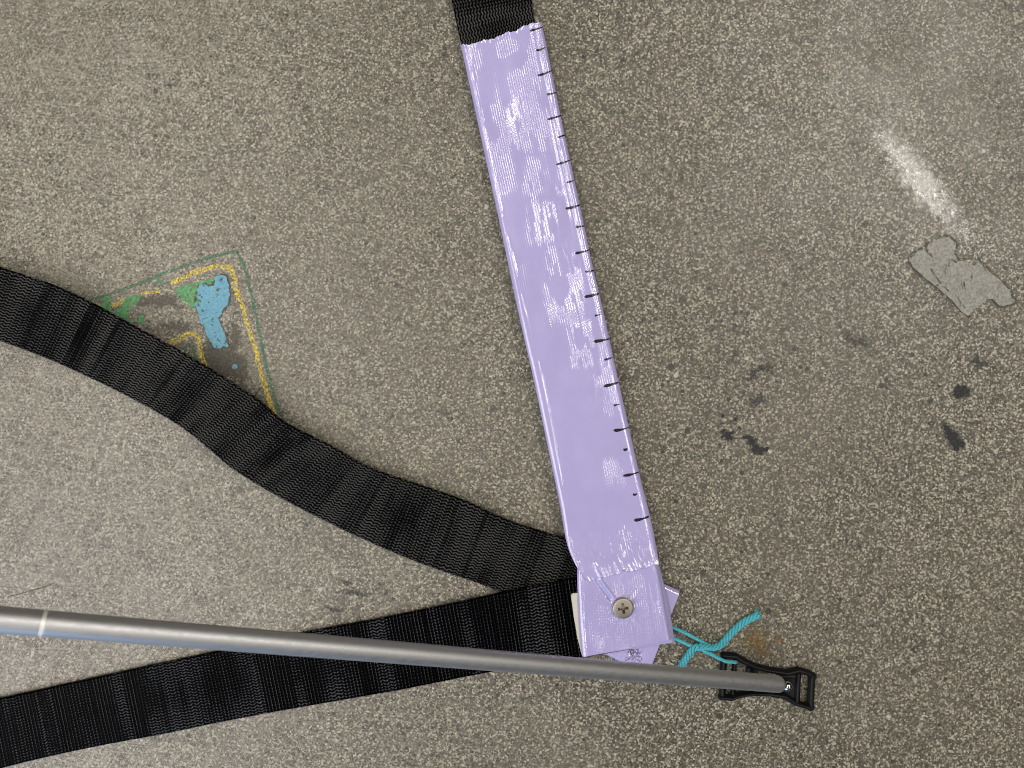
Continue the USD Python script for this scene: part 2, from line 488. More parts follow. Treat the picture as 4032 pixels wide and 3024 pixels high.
# ------------------------------------------------------------------ straps
def weave(S, T, seed, ribs, pitch=0.0019, yarn=0.0017):
    """yarn height 0..1 over a strap: rows across the strap, each a line of slanted stitches"""
    rr = np.random.RandomState(seed)
    u = S / pitch + 0.25 * (nz(S / 0.02, T / 0.02, seed) - 0.5)
    row = np.floor(u).astype(int)
    f = u - row
    n = row.max() + 3
    amp = rr.uniform(0.80, 1.0, n)
    flat = np.clip(meshkit.noise(np.stack([np.arange(n) * 0.23, np.zeros(n), np.zeros(n)], -1), seed + 5) * 2.2 - 0.6, 0, 1)   # runs of rows where the stitches show, runs of plain ribs
    off = rr.uniform(0, 0.25, n)
    sg = np.where(row % 2 == 0, 1.0, -1.0)
    ph = T / yarn + sg * 0.5 * (f - 0.5) + off[row] * 1.3 + 0.5 * (nz(S / 0.004, T / 0.004, seed + 1) - 0.5)
    st = 0.5 + 0.5 * np.cos(2 * np.pi * ph)
    stitch = (0.40 + 0.60 * np.sqrt(np.clip(np.sin(np.pi * f), 0, 1))) * (0.02 + 0.98 * st)
    rib = np.exp(-((f - 0.5) / 0.09) ** 2) * (0.55 + 0.45 * st) 
    k = np.clip(ribs + (flat[row] - 0.5) * 0.55, 0, 1)
    stitch = stitch * np.clip(0.62 + 0.7 * nz(S / 0.006, T / 0.02, seed + 12), 0, 1.1)
    h = (stitch * (1 - k) + rib * k) * amp[row]
    sunk = (meshkit.noise(np.stack([np.arange(n) * 0.55, np.zeros(n), np.zeros(n)], -1), seed + 8) > 0.90)
    h = h * np.where(sunk[row], 0.62, 1.0) * (0.85 + 0.4 * nz(S / 0.03, T / 0.02, seed + 9))
    return h * (0.75 + 0.5 * nz(S / 0.0011, T / 0.0011, seed + 2))


def strap(name, parent, A, B, zA, zB, mat, seed, ribs, ds=0.00028, nv=150, thick=0.0016, wave=0.0):
    P, S, T = sections(A, B, zA, zB, ds, nv)
    h = weave(S, T, seed, ribs)
    edge = np.minimum(T, T.max() - T)
    roll = np.clip(1 - edge / 0.0012, 0, 1) ** 2 * 0.0007
    N = normals(P)
    P = P + N * (0.00062 * h - roll + wave * (fb(S / 0.03, T / 0.05, seed + 20, 3) - 0.5))[..., None]
    # slightly uneven selvedge
    V, F = shell(P, thick)
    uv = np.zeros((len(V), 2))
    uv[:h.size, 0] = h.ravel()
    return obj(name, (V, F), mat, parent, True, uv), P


# strap that crosses the floor in a slack wave from the left edge and passes under the lower one
A = [(-80, 548), (0, 577), (100, 610), (200, 655), (300, 710), (400, 765), (500, 825), (560, 865), (610, 908), (700, 955), (800, 1010), (900, 1045), (1000, 1080), (1100, 1125), (1225, 1165), (1300, 1192)]
B = [(-140, 690), (-60, 717), (40, 752), (135, 790), (225, 832), (315, 879), (400, 930), (450, 970), (500, 1012), (585, 1065), (715, 1133), (840, 1190), (945, 1231), (1045, 1265), (1170, 1312), (1245, 1340)]
zA = np.array([12, 13, 15, 16, 17, 17, 16, 15, 13, 11, 9, 8, 7, 6, 5, 4.5]) * 1e-3
zB = np.array([4, 4, 4, 4, 4, 5, 8, 9, 8, 5, 4, 4.5, 4, 4, 3.5, 3.5]) * 1e-3
t_mid = thing('webbing_strap', 'matte black webbing strap snaking in a slack wave past the drawn triangle', 'strap')
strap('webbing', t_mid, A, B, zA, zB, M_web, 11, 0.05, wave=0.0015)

A = [(-100, 1530), (0, 1509), (178, 1470), (327, 1437), (446, 1412), (658, 1366), (840, 1332), (989, 1301), (1085, 1280), (1237, 1250), (1340, 1232)]
B = [(-68, 1681), (30, 1653), (210, 1613), (358, 1585), (478, 1560), (690, 1521), (870, 1490), (1020, 1460), (1112, 1443), (1262, 1420), (1365, 1403)]
zA = np.array([4, 4, 3.5, 3, 3, 3.5, 4.5, 5.5, 6.6, 7.2, 7]) * 1e-3
zB = np.array([4, 4, 3.5, 3.2, 3, 3, 3.5, 4.0, 5.0, 6.5, 7]) * 1e-3
t_low = thing('webbing_strap', 'glossier ribbed black webbing strap running under the metal pole along the bottom left', 'strap')
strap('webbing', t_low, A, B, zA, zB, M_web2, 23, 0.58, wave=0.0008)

# the strap whose end is wrapped in lavender tape and marked like a ruler
t_rul = thing('ruler_strap', 'black strap end wrapped in lavender tape and marked with short black ruler ticks', 'taped strap')
A = [(965, -45), (975, 0), (997, 100), (1012, 170)]
B = [(1135, -78), (1145, -30), (1156, 50), (1180, 130)]
z = np.array([5.0, 5.2, 5.4, 5.0]) * 1e-3
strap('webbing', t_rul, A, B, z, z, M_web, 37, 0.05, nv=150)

rF = reg(2230, 2200, 3.77)
A = [(997, 104), (1016, 190), (1040, 300), (1060, 392), (1080, 484), (1098, 570), (1115, 652), (1132, 728), (1150, 806), (1168, 890), (1185, 972), (1198, 1033), (1211, 1097), (1225, 1175), rF(140, 100), rF(225, 215)]
B = [(1170, 46), (1185, 118), (1206, 222), (1224, 308), (1242, 392), (1261, 480), (1279, 566), (1297, 642), (1315, 722), (1333, 806), (1352, 890), (1368, 962), (1386, 1040), (1409, 1132), rF(1368, 10), rF(1376, 92)]
zt = np.array([7.5, 7.8, 8.2, 8.6, 9, 9.2, 9.3, 9.3, 9.2, 9.2, 9.3, 9.6, 10, 10.6, 11.2, 11]) * 1e-3


def boxmask(px, py, boxes, soft=6.0):
    m = np.zeros_like(px)
    for x0, y0, x1, y1, a in boxes:
        k = 1 / (1 + np.exp(-(px - x0) / soft)) / (1 + np.exp((px - x1) / soft)) / (1 + np.exp(-(py - y0) / soft)) / (1 + np.exp((py - y1) / soft))
        m = np.maximum(m, a * k)
    return m


def ribs_height(S, T, px, py, boxes, crossboxes, seed):
    """scrim threads pressing through the film: lengthwise ribs, standing proud in patches, and cross threads"""
    pr, pc = 0.00128, 0.00145
    x = T / pr + 0.35 * (nz(S / 0.02, T / 0.02, seed) - 0.5)
    rib = np.floor(x)
    wv = np.arcsin(0.96 * np.sin(2 * np.pi * x)) / 1.287
    patch = boxmask(px, py, boxes)
    drop = nz(S / 0.0085, rib * 7.31, seed + 1)                      # every thread comes and goes along its length
    drop2 = nz(S / 0.016, T / 0.006, seed + 2)
    on = np.clip((drop - 0.22) * 6, 0, 1) * np.clip((drop2 - 0.26) * 9, 0.0, 1)
    a = patch * on * (0.30 + 0.85 * nz(S / 0.022, T / 0.010, seed + 7))
    h = (0.004 + 0.078 * a) * wv
    y = S / pc + 0.3 * (nz(S / 0.02, T / 0.015, seed + 3) - 0.5)
    cr = boxmask(px, py, crossboxes)
    row = np.floor(y)
    d3 = nz(T / 0.004, row * 5.17, seed + 4)
    h += (0.003 + 0.085 * cr * np.clip((d3 - 0.38) * 6, 0, 1)) * np.cos(2 * np.pi * y) * (0.6 + 0.4 * np.cos(2 * np.pi * T / 0.0011))
    return h * 1e-3


def tape_grid(A, B, z, seed, boxes, crossboxes, ds=0.0005, nv=210, und=0.0006, extra=None):
    P, S, T = sections(A, B, z, z, ds, nv)
    px, py = pix(P)
    N = normals(P)
    w = T / T.max()
    h = ribs_height(S, T, px, py, boxes, crossboxes, seed)
    h += und * (fb(S / 0.035, T / 0.014, seed + 6, 2) - 0.5)
    edge = np.minimum(T, T.max() - T)
    h -= np.clip(1 - edge / 0.0022, 0, 1) ** 2 * 0.0014
    if extra is not None:
        h += extra(S, T, w, px, py)
    return P + N * h[..., None], S, T


HB = [(1078, 85, 1172, 262, 1), (1020, 230, 1215, 332, .95), (1030, 330, 1120, 420, .55), (1130, 330, 1232, 425, .9), (1140, 428, 1207, 530, 1), (1178, 525, 1262, 700, 1),
      (1222, 690, 1305, 800, 1), (1265, 790, 1345, 905, .8), (1200, 930, 1235, 1010, .4), (1300, 985, 1375, 1060, .9), (1290, 1080, 1425, 1260, .35), (1010, 105, 1034, 290, .9), (1100, 560, 1150, 840, .25)]
CB = [(1180, 640, 1320, 720, .7), (1195, 1060, 1235, 1130, .3), (1300, 1000, 1420, 1260, .5), (1050, 255, 1200, 330, .4), (1090, 60, 1190, 130, .5)]


def tape_extra(S, T, w, px, py):
    # folded-over right margin, its seam line standing up; a second lap line near the left edge
    c = 0.93 - 0.02 * np.sin(S / 0.05)
    e = 0.00022 * np.exp(-((w - c) / 0.012) ** 2) * (0.5 + nz(S / 0.008, w * 0, 91))
    e += 0.00018 * np.exp(-((w - 0.085 + 0.03 * np.sin(S / 0.04)) / 0.010) ** 2) * np.clip(nz(S / 0.012, w * 0, 92) * 2 - 0.4, 0, 1)
    e += 0.00016 * np.exp(-((w - 0.855) / 0.010) ** 2) * np.clip(nz(S / 0.02, w * 0, 93) * 2.4 - 0.9, 0, 1) * (S < 0.13)
    # crease across at about a third down, and the crumple where it meets the flap
    e += 0.00012 * np.sin((py - 690 + 0.16 * px) / 8.5) * np.exp(-((py - 690) / 30) ** 2) * (w > .35)
    k = np.clip((S - 0.268) / 0.02, 0, 1)
    e += k * 0.0010 * (fb(S / 0.007, T / 0.006, 95, 3) - 0.5)
    e += 0.0012 * np.exp(-(w / 0.05) ** 2) * np.clip((S - 0.272) / 0.012, 0, 1)          # left edge curling up
    return e


tg, tS, tT = tape_grid(A, B, zt, 51, HB, CB, ds=0.0004, nv=220, und=0.0005, extra=tape_extra)
# ragged torn ends: shift the end rows along the strap
along = (tg[5] - tg[0])
along /= np.linalg.norm(along, axis=-1, keepdims=True)
wv = np.linspace(0, 1, tg.shape[1])
rag = 0.0026 * (fb(wv * 9, wv * 0, 3, 4) - 0.5) - 0.0012 * np.exp(-((wv - 0.02) / 0.03) ** 2) + 0.0006 * (nz(wv * 70, wv * 0, 4) - 0.5)
for k in range(14):
    tg[k] += along * (rag * (1 - k / 14) ** 1.2)[:, None]
    tg[k, :, 2] += 0.0005 * np.clip(1 - k / 6, 0, 1) * (nz(wv * 30, wv * 0, 8))
# lower end follows the torn seam over the flap
seam = np.array([rF(225, 215), rF(290, 310), rF(375, 330), rF(440, 290), rF(560, 275), rF(700, 240), rF(800, 205), rF(860, 158), rF(960, 190), rF(1100, 150), rF(1300, 98), rF(1376, 84)])
sw = np.array([0, .06, .12, .17, .28, .40, .48, .53, .61, .73, .92, 1.0])
nrow = 26
for jx in range(tg.shape[1]):
    w = wv[jx]
    tx, ty = np.interp(w, sw, seam[:, 0]), np.interp(w, sw, seam[:, 1])
    ty += 3.0 * (nz(np.array([w * 45.0]), np.array([0.0]), 12)[0] - 0.5)
    end = q(tx, ty, 0.0116 + 0.0009 * nz(np.array([w * 25.0]), np.array([0.0]), 13)[0])
    d = end - tg[-1, jx]
    f = (np.arange(nrow) / (nrow - 1)) ** 1.6
    tg[-nrow:, jx] += f[:, None] * d[None]
tape_wrap = obj('tape_wrap', shell(tg, 0.0032), M_tape, t_rul, True, label='lavender duct tape sleeve with black tick marks down its right edge')

# the square flap under the screw, two layers
A = [rF(165, 150), rF(163, 330), rF(172, 520), rF(190, 900), rF(212, 1180), rF(236, 1462)]
B = [rF(1352, 60), rF(1398, 300), rF(1432, 470), rF(1490, 800), rF(1530, 1010), rF(1566, 1206)]
zf = np.array([10.4, 10.3, 10.2, 10.2, 10.3, 10.5]) * 1e-3
scx, scy = rF(840, 730)
HF = [rF(175, 200) + rF(1590, 1440) + (.62,), rF(600, 290) + rF(1290, 500) + (.9,), rF(1000, 230) + rF(1300, 480) + (1,), rF(560, 1060) + rF(860, 1330) + (.8,), rF(880, 1050) + rF(1420, 1180) + (.95,), rF(230, 850) + rF(330, 1320) + (.5,), rF(1380, 640) + rF(1460, 1200) + (.8,)]
CF = [rF(230, 400) + rF(1500, 1400) + (.5,), rF(270, 480) + rF(660, 960) + (1,), rF(1000, 450) + rF(1320, 640) + (.9,), rF(1020, 820) + rF(1400, 980) + (.8,), rF(380, 1220) + rF(1340, 1400) + (.9,), rF(400, 1000) + rF(500, 1130) + (.6,)]


def flap_extra(S, T, w, px, py):
    r = np.hypot(px - scx, py - scy) / 2212 * W
    th = np.arctan2(py - scy, px - scx)
    e = -0.0009 * np.exp(-(r / 0.010) ** 2)
    e += 0.00016 * np.sin(9 * th + 1.3) * np.exp(-((r - 0.009) / 0.006) ** 2)
    # pinched fold running up-left from the screw
    x0, y0 = rF(480, 290)
    x1, y1 = rF(715, 610)
    dx, dy = x1 - x0, y1 - y0
    ll = math.hypot(dx, dy)
    d = ((px - x0) * dy - (py - y0) * dx) / ll / 2212 * W
    a = ((px - x0) * dx + (py - y0) * dy) / ll / ll
    on = np.clip(a * 6 + 0.6, 0, 1) * np.clip((1.1 - a) * 5, 0, 1)
    e += on * 0.0008 * np.exp(-((d - 0.0004) / 0.0011) ** 2)
    e -= on * 0.0006 * np.exp(-((d + 0.0018) / 0.0008) ** 2)
    edge = np.minimum(T, T.max() - T)
    e += 0.00012 * np.exp(-((edge - 0.0032) / 0.0005) ** 2) * nz(S / 0.006, w, 77)
    return e


fg, fS, fT = tape_grid(A, B, zf, 63, HF, CF, ds=0.00028, nv=200, und=0.0004, extra=flap_extra)
obj('tape_flap', shell(fg, 0.0012), M_tape, t_rul, True, label='square lavender flap held down by the screw')
A2 = [rF(180, 170), rF(200, 700), rF(250, 1452)]
B2 = [rF(1374, 78), rF(1512, 640), rF(1612, 1240)]
z2 = np.array([7.9, 7.9, 7.9]) * 1e-3
f2, _, _ = tape_grid(A2, B2, z2, 66, [], [], ds=0.0006, nv=70, und=0.0003)
obj('tape_flap', shell(f2, 0.0010), M_tape, t_rul, True, label='second lavender layer just showing under the square flap')

# pan head of the screw with its cross recess
zs = 0.0098
C = q(scx, scy, zs + 0.0012)
rs = 155 / 3.77 / 7000 * (D - zs) / D
prof = np.array([[0, -0.002], [rs, -0.002], [rs, 0.0004], [rs * 0.97, 0.0008], [rs * 0.91, 0.00105], [rs * 0.75, 0.00122], [rs * 0.35, 0.0013], [0, 0.0013]])
head = trimesh.creation.revolve(prof, sections=72)
man = lambda m: manifold3d.Manifold(manifold3d.Mesh(np.asarray(m.vertices, np.float32), np.asarray(m.faces, np.uint32)))
mh = man(head)


def slot(l, w, depth, taper):
    pts = [(x * l * k, y * w * k2, zz) for zz, k, k2 in ((0.003, 1.06, 1.15), (-depth, taper, .8)) for x in (-1, 1) for y in (-1, 1)]
    return manifold3d.Manifold.hull_points(np.array(pts))


cut = slot(rs * .60, rs * .13, .0016, .45) + slot(rs * .60, rs * .13, .0016, .45).rotate((0, 0, 90))
cut = cut + manifold3d.Manifold.hull_points(np.array([(x * rs * k, y * rs * k, zz) for zz, k in ((0.003, .27), (-.0016, .10)) for x in (-1, 1) for y in (-1, 1)])).rotate((0, 0, 45))
mh = (mh - cut.rotate((0, 0, 8))).translate(tuple(C))
obj('screw', mh, M_steel, t_rul, 25, label='nickel pan-head screw with a cross recess')

# marker ticks lying on the tape along its right margin
tpx, tpy = pix(tg)
zint = LinearNDInterpolator(np.column_stack([tpx[::2, 60::2].ravel(), tpy[::2, 60::2].ravel()]), tg[::2, 60::2, 2].ravel())
r2 = reg(1700, 0, 2.37)
r7 = reg(1900, 600, 2.0733)
r8 = reg(2150, 1300, 1.659)
ticks = [(r2(915, 288), r2(1040, 250), 9), (r2(975, 470), r2(1060, 442), 10), (r2(988, 705), r2(1125, 655), 11), (r2(1073, 882), r2(1168, 862), 9), (r2(1078, 1115), r2(1212, 1075), 10), (r2(1172, 1285), r2(1255, 1255), 9),
         (r7(600, 100), r7(738, 55), 9), (r7(686, 248), r7(746, 228), 8), (r7(678, 460), r7(805, 425), 12), (r7(760, 610), r7(840, 598), 10), (r7(755, 825), r7(880, 793), 10), (r7(836, 975), r7(955, 953), 8), (r7(832, 1180), r7(960, 1150), 12), (r7(915, 1335), r7(962, 1325), 8),
         (r7(910, 1545), r7(1055, 1516), 12), (r8(380, 195), r8(436, 178), 9), (r8(376, 368), r8(484, 338), 12), (r8(442, 492), r8(482, 482), 8), (r8(441, 656), r8(543, 634), 11), (r8(505, 782), r8(534, 774), 14), (r8(503, 952), r8(610, 926), 11), (r8(568, 1074), r8(594, 1068), 12), (r8(576, 1243), r8(672, 1217), 15)]
for k, (a, b, wd) in enumerate(ticks):
    n, m = 26, 7
    t = np.linspace(0, 1, n)
    ax = np.array(a)[None] * (1 - t)[:, None] + np.array(b)[None] * t[:, None]
    d = np.array(b) - np.array(a)
    pn = np.array([-d[1], d[0]]) / np.hypot(*d)
    bow = (np.sin(np.pi * t) * (nz(np.array([k * 3.3]), np.array([.5]), 5)[0] - 0.3) * 3)[:, None] * pn[None]
    ax = ax - np.abs(bow) * np.sign(pn[1]) * pn[None] * 0 + bow
    wid = 2.9 * wd / 11 * np.clip(np.sqrt(np.clip(t * 9, 0, 1)) * np.clip(0.35 + (1 - t) * 0.9, 0, 1), 0.15, 1) * (0.75 + 0.5 * nz(t * 6, t * 0 + k, 6))
    g = ax[:, None] + pn[None, None] * (np.linspace(-1, 1, m)[None, :, None] * wid[:, None, None])
    zz = zint(g[..., 0], g[..., 1])
    zz = np.where(np.isnan(zz), np.nanmean(zz) if not np.all(np.isnan(zz)) else 0.009, zz) + 0.00007
    pts = np.array([[q(g[i, j, 0], g[i, j, 1], zz[i, j]) for j in range(m)] for i in range(n)])
    i, j = np.meshgrid(np.arange(n - 1), np.arange(m - 1), indexing='ij')
    aa = i * m + j
    F = np.stack([aa, aa + m, aa + m + 1, aa + 1], -1).reshape(-1, 4)
    F = np.vstack([F[:, [0, 1, 2]], F[:, [0, 2, 3]]])
    obj('tick_mark', orient(pts.reshape(-1, 3), F, None), M_ink_reflect, tape_wrap, True)

# taped end of the middle strap, showing at the right and below the flap
A = [rF(900, 130), rF(1450, 380), rF(1688, 490)]
B = [rF(420, 1350), rF(980, 1632), rF(1205, 1745)]
zz = np.array([5.2, 5.2, 5.0]) * 1e-3
g1, _, _ = tape_grid(A, B, zz, 71, [rF(1480, 650) + rF(1600, 790) + (1,), rF(760, 1330) + rF(1260, 1560) + (.8,)], [rF(760, 1330) + rF(1260, 1560) + (.8,)], ds=0.0004, nv=150, und=0.0006,
                     extra=lambda S, T, w, px, py: 0.0011 * (fb(S / 0.004, T / 0.004, 5, 3) - 0.5) * np.exp(-(((px - rF(960, 0)[0]) / 22) ** 2 + ((py - rF(0, 1440)[1]) / 14) ** 2)))
end_wrap = obj('tape_wrap', shell(g1, 0.002), M_tape, t_mid, True, label='lavender taped end of the strap poking out from under the square flap')
# dark reflections in the crumpled tape of that end, painted as thin black strokes
ex, ey = pix(g1)
zi2 = LinearNDInterpolator(np.column_stack([ex[::2, ::2].ravel(), ey[::2, ::2].ravel()]), g1[::2, ::2, 2].ravel())
rr = np.random.RandomState(3)
scr = []
for k in range(26):
    x0, y0 = rr.uniform(930, 1060), rr.uniform(1370, 1500)
    n = 18
    a0 = rr.uniform(0, 6.28)
    th = a0 + np.linspace(0, rr.uniform(.6, 3), n) * rr.choice([-1, 1])
    x = x0 + np.cumsum(np.cos(th)) * rr.uniform(3, 10)
    y = y0 + np.cumsum(np.sin(th)) * rr.uniform(4, 8)
    pp = [rF(a, b) for a, b in zip(np.clip(x, 850, 1150), np.clip(y, 1345, 1545))]
    hz = np.array([float(zi2(a, b)) for a, b in pp])
    hz = np.where(np.isnan(hz), 0.0055, hz)
    scr.append(tube([q(a, b, h + .00005) for (a, b), h in zip(pp, hz)], rr.uniform(.00005, .00013), 5))
obj('painted_reflection', join(scr), M_ink_reflect, end_wrap, True)

# cream taped end of the lower strap, a sliver left of the flap
pg = Polygon([q(*rF(x, y), .0078)[:2] for x, y in [(80, 520), (165, 508), (900, 420), (1100, 1250), (232, 1440), (160, 1150), (100, 800), (72, 560)]])
V, F, E = sheet(pg, 0.0078, 0.0007, 0.0012, 0.0002, 4, 0.0002)
obj('tape_wrap', (V, F), M_card, t_low, 40, label='cream taped end showing as a sliver left of the lavender flap')

# ------------------------------------------------------------------ pole
rP = lambda x, y: (x * 2212 / 4032, y * 2212 / 4032)
pr = 0.00455
zR, zL = 0.0112, 0.166
PR, PL = q(*rP(3072, 2694), zR), q(*rP(0, 2440), zL)
ax = (PL - PR) / np.linalg.norm(PL - PR)
length = np.linalg.norm(PL - PR)
t_pole = thing('metal_pole', 'silver aluminium tent pole crossing the bottom left with its tip in the black buckle', 'pole')
# where the seam ring stands in the picture
ts = np.linspace(0, length, 4000)
ptx = (PR[None] + ax[None] * ts[:, None])
sx = (pix(ptx)[0])
tseam = ts[np.argmin(np.abs(sx - 92))]


def rod(t0, t1, r0, n=2, endcap=None, mat=M_pole, sides=64):
    t = np.linspace(t0, t1, n)
    return tube(PR[None] + ax[None] * t[:, None], r0, sides)


t = np.array([0, .00012, .0004, .0009, .0016, .0024, .01, tseam * .5, tseam - .0012, tseam - .0009])
r = pr * np.array([.72, .82, .90, .955, .985, 1, 1, 1, 1, .985])
tt = np.sort(np.concatenate([t, np.linspace(.02, tseam - .002, 40)]))
obj('pole_section', tube(PR[None] + ax[None] * tt[:, None], np.interp(tt, t, r), 64), M_pole, t_pole, 40)
obj('seam_ring', rod(tseam - .0010, tseam + .0006, pr * .985), M_seam, t_pole, 40)
obj('pole_section', rod(tseam + .0005, length + 0.12, pr * 1.01, 30), M_pole, t_pole, 40)
nb = 24
rB = reg(2700, 2350, 3.529)
CB_ = q(*rB(1410, 1238), 0.0085)
rb = 72 / 3.529 / 7000
ball = trimesh.creation.icosphere(4, rb)
ball.apply_translation(CB_)
neck = tube([PR + ax * .001, PR * .5 + CB_ * .5, CB_], [pr * .70, pr * .42, pr * .40], 32)
obj('pole_tip', join([ball, neck]), M_chrome, t_pole, 40, label='bright steel ball at the end of the pole')

# ------------------------------------------------------------------ buckle
t_bk = thing('strap_buckle', 'black plastic ladder buckle holding the pole tip', 'buckle')


def chain(pts, sq=1.0):
    """bar through (x, y, half width in region pixels, z centre mm, half height mm): hull of rounded blocks"""
    out = None
    prev = None
    for x, y, hw, zc, hh in pts:
        w = hw / 3.529 / 7000
        c = q(*rB(x, y), zc * 1e-3)
        h = hh * 1e-3
        b = manifold3d.Manifold.sphere(1.0, 20).scale((w * .62, w * .62, h * .55)).translate(tuple(c + np.array([0, 0, h * .45])))
        b = manifold3d.Manifold.batch_hull([b, manifold3d.Manifold.sphere(1.0, 20).scale((w, w, h * .5)).translate(tuple(c + np.array([0, 0, 0.0]))), manifold3d.Manifold.sphere(1.0, 16).scale((w * .8, w * .8, h * .4)).translate(tuple(c - np.array([0, 0, h * .55])))])
        if prev is not None:
            k = manifold3d.Manifold.batch_hull([prev, b])
            out = k if out is None else out + k
        prev = b
    return out


up = [(525, 805, 42, 3.0, 2.9), (690, 822, 46, 3.0, 2.9), (790, 885, 46, 3.4, 3.0), (950, 958, 42, 3.8, 3.0), (1150, 1012, 44, 3.8, 3.0), (1400, 1050, 44, 3.5, 3.0), (1560, 1015, 46, 3.3, 2.9), (1690, 1050, 46, 3.1, 2.8), (1775, 1105, 46, 2.9, 2.7)]
lo = [(490, 1392, 44, 3.0, 2.9), (640, 1402, 44, 3.0, 2.9), (720, 1370, 38, 3.2, 2.9), (900, 1335, 36, 3.6, 3.0), (1150, 1340, 42, 3.7, 3.0), (1370, 1375, 46, 3.5, 3.0), (1520, 1465, 44, 3.3, 2.9), (1650, 1510, 40, 3.1, 2.8), (1750, 1535, 40, 2.9, 2.6)]
obj('side_rail', chain(up), M_plastic, t_bk, 35)
obj('side_rail', chain(lo), M_plastic, t_bk, 35)
obj('end_bar', chain([(528, 860, 48, 2.6, 2.3), (505, 1370, 48, 2.6, 2.3)]), M_plastic, t_bk, 35)
obj('ladder_bar', chain([(682, 890, 32, 2.2, 1.7), (650, 1360, 32, 2.2, 1.7)]), M_plastic, t_bk, 35)
obj('ladder_bar', chain([(880, 1000, 46, 2.3, 1.7), (850, 1320, 46, 2.3, 1.7)]), M_plastic, t_bk, 35)
obj('ladder_bar', chain([(975, 1010, 30, 2.3, 1.5), (945, 1320, 30, 2.3, 1.5)]), M_plastic, t_bk, 35)
plate = chain([(1340, 1100, 45, 1.9, 1.6), (1540, 1110, 60, 2.2, 2.0)]) + manifold3d.Manifold.batch_hull([chain([(1320, 1095, 40, 1.6, 1.4), (1545, 1090, 58, 2.0, 2.0)]), chain([(1310, 1360, 40, 1.6, 1.4), (1530, 1430, 58, 2.0, 2.0)])])
plate = plate + chain([(1555, 1070, 48, 3.0, 2.7), (1535, 1450, 48, 3.0, 2.7)])
cup = manifold3d.Manifold.sphere(rb * 1.25, 40).translate(tuple(CB_ + np.array([0, 0, 0.0004])))
obj('tip_socket', plate - cup, M_plastic, t_bk, 35)
obj('roller_bar', chain([(1755, 1095, 54, 2.9, 2.6), (1748, 1180, 50, 2.8, 2.3), (1735, 1440, 50, 2.8, 2.3), (1735, 1540, 50, 2.9, 2.5)]), M_plastic, t_bk, 35)

# ------------------------------------------------------------------ turquoise yarn
rY = reg(2600, 2450, 6.144)
t_y = thing('yarn', 'turquoise yarn knotted between the taped straps and the buckle', 'yarn')


def strand(name, pts, rad, plies, twist, seed=0, fray=0):
    """plied yarn along (x, y, z mm) points read in the yarn region"""
    c = curve([q(*rY(x, y), z * 1e-3) for x, y, z in pts], 160)
    t = np.gradient(c, axis=0)
    t /= np.linalg.norm(t, axis=1, keepdims=True)
    s = np.concatenate([[0], np.cumsum(np.linalg.norm(np.diff(c, axis=0), axis=1))])
    a = np.cross(t, [0, 0, 1.0])
    a /= np.linalg.norm(a, axis=1, keepdims=True)
    b = np.cross(a, t)
    ms = []
    rr = np.random.RandomState(seed)
    for k in range(plies):
        ph = twist * s * (1 + 0 * rad) + 2 * np.pi * k / plies
        off = rad * (0.64 if plies > 1 else 0)
        p = c + off * (np.cos(ph)[:, None] * a + np.sin(ph)[:, None] * b)
        ms.append(tube(p, rad * (0.37 if plies > 1 else 1) * (1 + 0.12 * (nz(s / .002, s * 0 + k, seed) - .5)), 9))
    obj(name, join(ms), M_yarn, t_y, True)
    # stray fibres
    fz = []
    for k in range(fray):
        i = rr.randint(2, 158)
        ang = rr.uniform(-.3, math.pi + .3)
        d = np.cos(ang) * a[i] + np.sin(ang) * b[i]
        ln = rr.uniform(.0006, .0018)
        p0 = c[i] + d * rad * .8
        p1 = p0 + d * ln * .5 + t[i] * ln * rr.uniform(-.8, .8)
        fz.append(tube([p0, (p0 + p1) / 2 + d * ln * .15, p1], .00004, 4))
    return fz


fz = []
fz += strand('strand', [(120, 60, 3), (310, 135, 3), (540, 230, 2.6), (800, 360, 2.2), (1040, 490, 2.6), (1180, 560, 3.0)], .00098, 1, 700, 1, 25)
fz += strand('strand', [(200, 330, 3), (360, 400, 3), (560, 490, 2.6), (740, 565, 2.6), (860, 590, 3.0)], .00098, 1, 700, 2, 20)
fz += strand('strand', [(940, 620, 2.6), (1050, 690, 2.2), (1240, 780, 2.6), (1430, 880, 5.0), (1600, 950, 5.6), (1790, 965, 4.6), (1840, 960, 2.0)], .00098, 1, 700, 3, 20)
fz += strand('tail', [(880, 640, 3.4), (960, 600, 4.0), (1100, 590, 3.6), (1260, 610, 2.8), (1430, 570, 2.4), (1560, 440, 2.2), (1720, 260, 2.2), (1880, 110, 2.2), (2060, -30, 2.2), (2240, -120, 2.2), (2380, -190, 2.4)], .00205, 4, 640, 4, 70)
fz += strand('tail', [(960, 590, 3.6), (860, 610, 4.2), (770, 680, 3.4), (680, 800, 2.4), (590, 920, 2.2), (520, 1050, 2.2), (470, 1130, 2.0)], .0020, 4, 640, 5, 40)
fz += strand('knot', [(870, 540, 3.0), (900, 590, 5.4), (890, 650, 3.6), (960, 660, 3.0), (1010, 610, 4.6), (960, 545, 3.4)], .0010, 1, 900, 6, 10)
# frayed tip of the long tail
rr = np.random.RandomState(8)
for k in range(70):
    a0 = np.array(rY(2350, -175))
    p0 = q(a0[0] + rr.uniform(-9, 0), a0[1] + rr.uniform(-3, 9), .001 * rr.uniform(1, 3.6))
    d = q(*rY(2380, -190)) - q(*rY(2240, -120))
    d = d / np.linalg.norm(d)
    d = d + rr.normal(0, .35, 3)
    p1 = p0 + d * rr.uniform(.001, .003)
    p1[2] = max(p1[2], .0004)
    fz.append(tube([p0, (p0 + p1) / 2 + rr.normal(0, .0002, 3), p1], rr.uniform(.00005, .00013), 5))
obj('fibres', join(fz), M_yarn, t_y, True, kind='stuff')

# ------------------------------------------------------------------ painted triangle on the floor
r3 = reg(200, 900, 2.074)


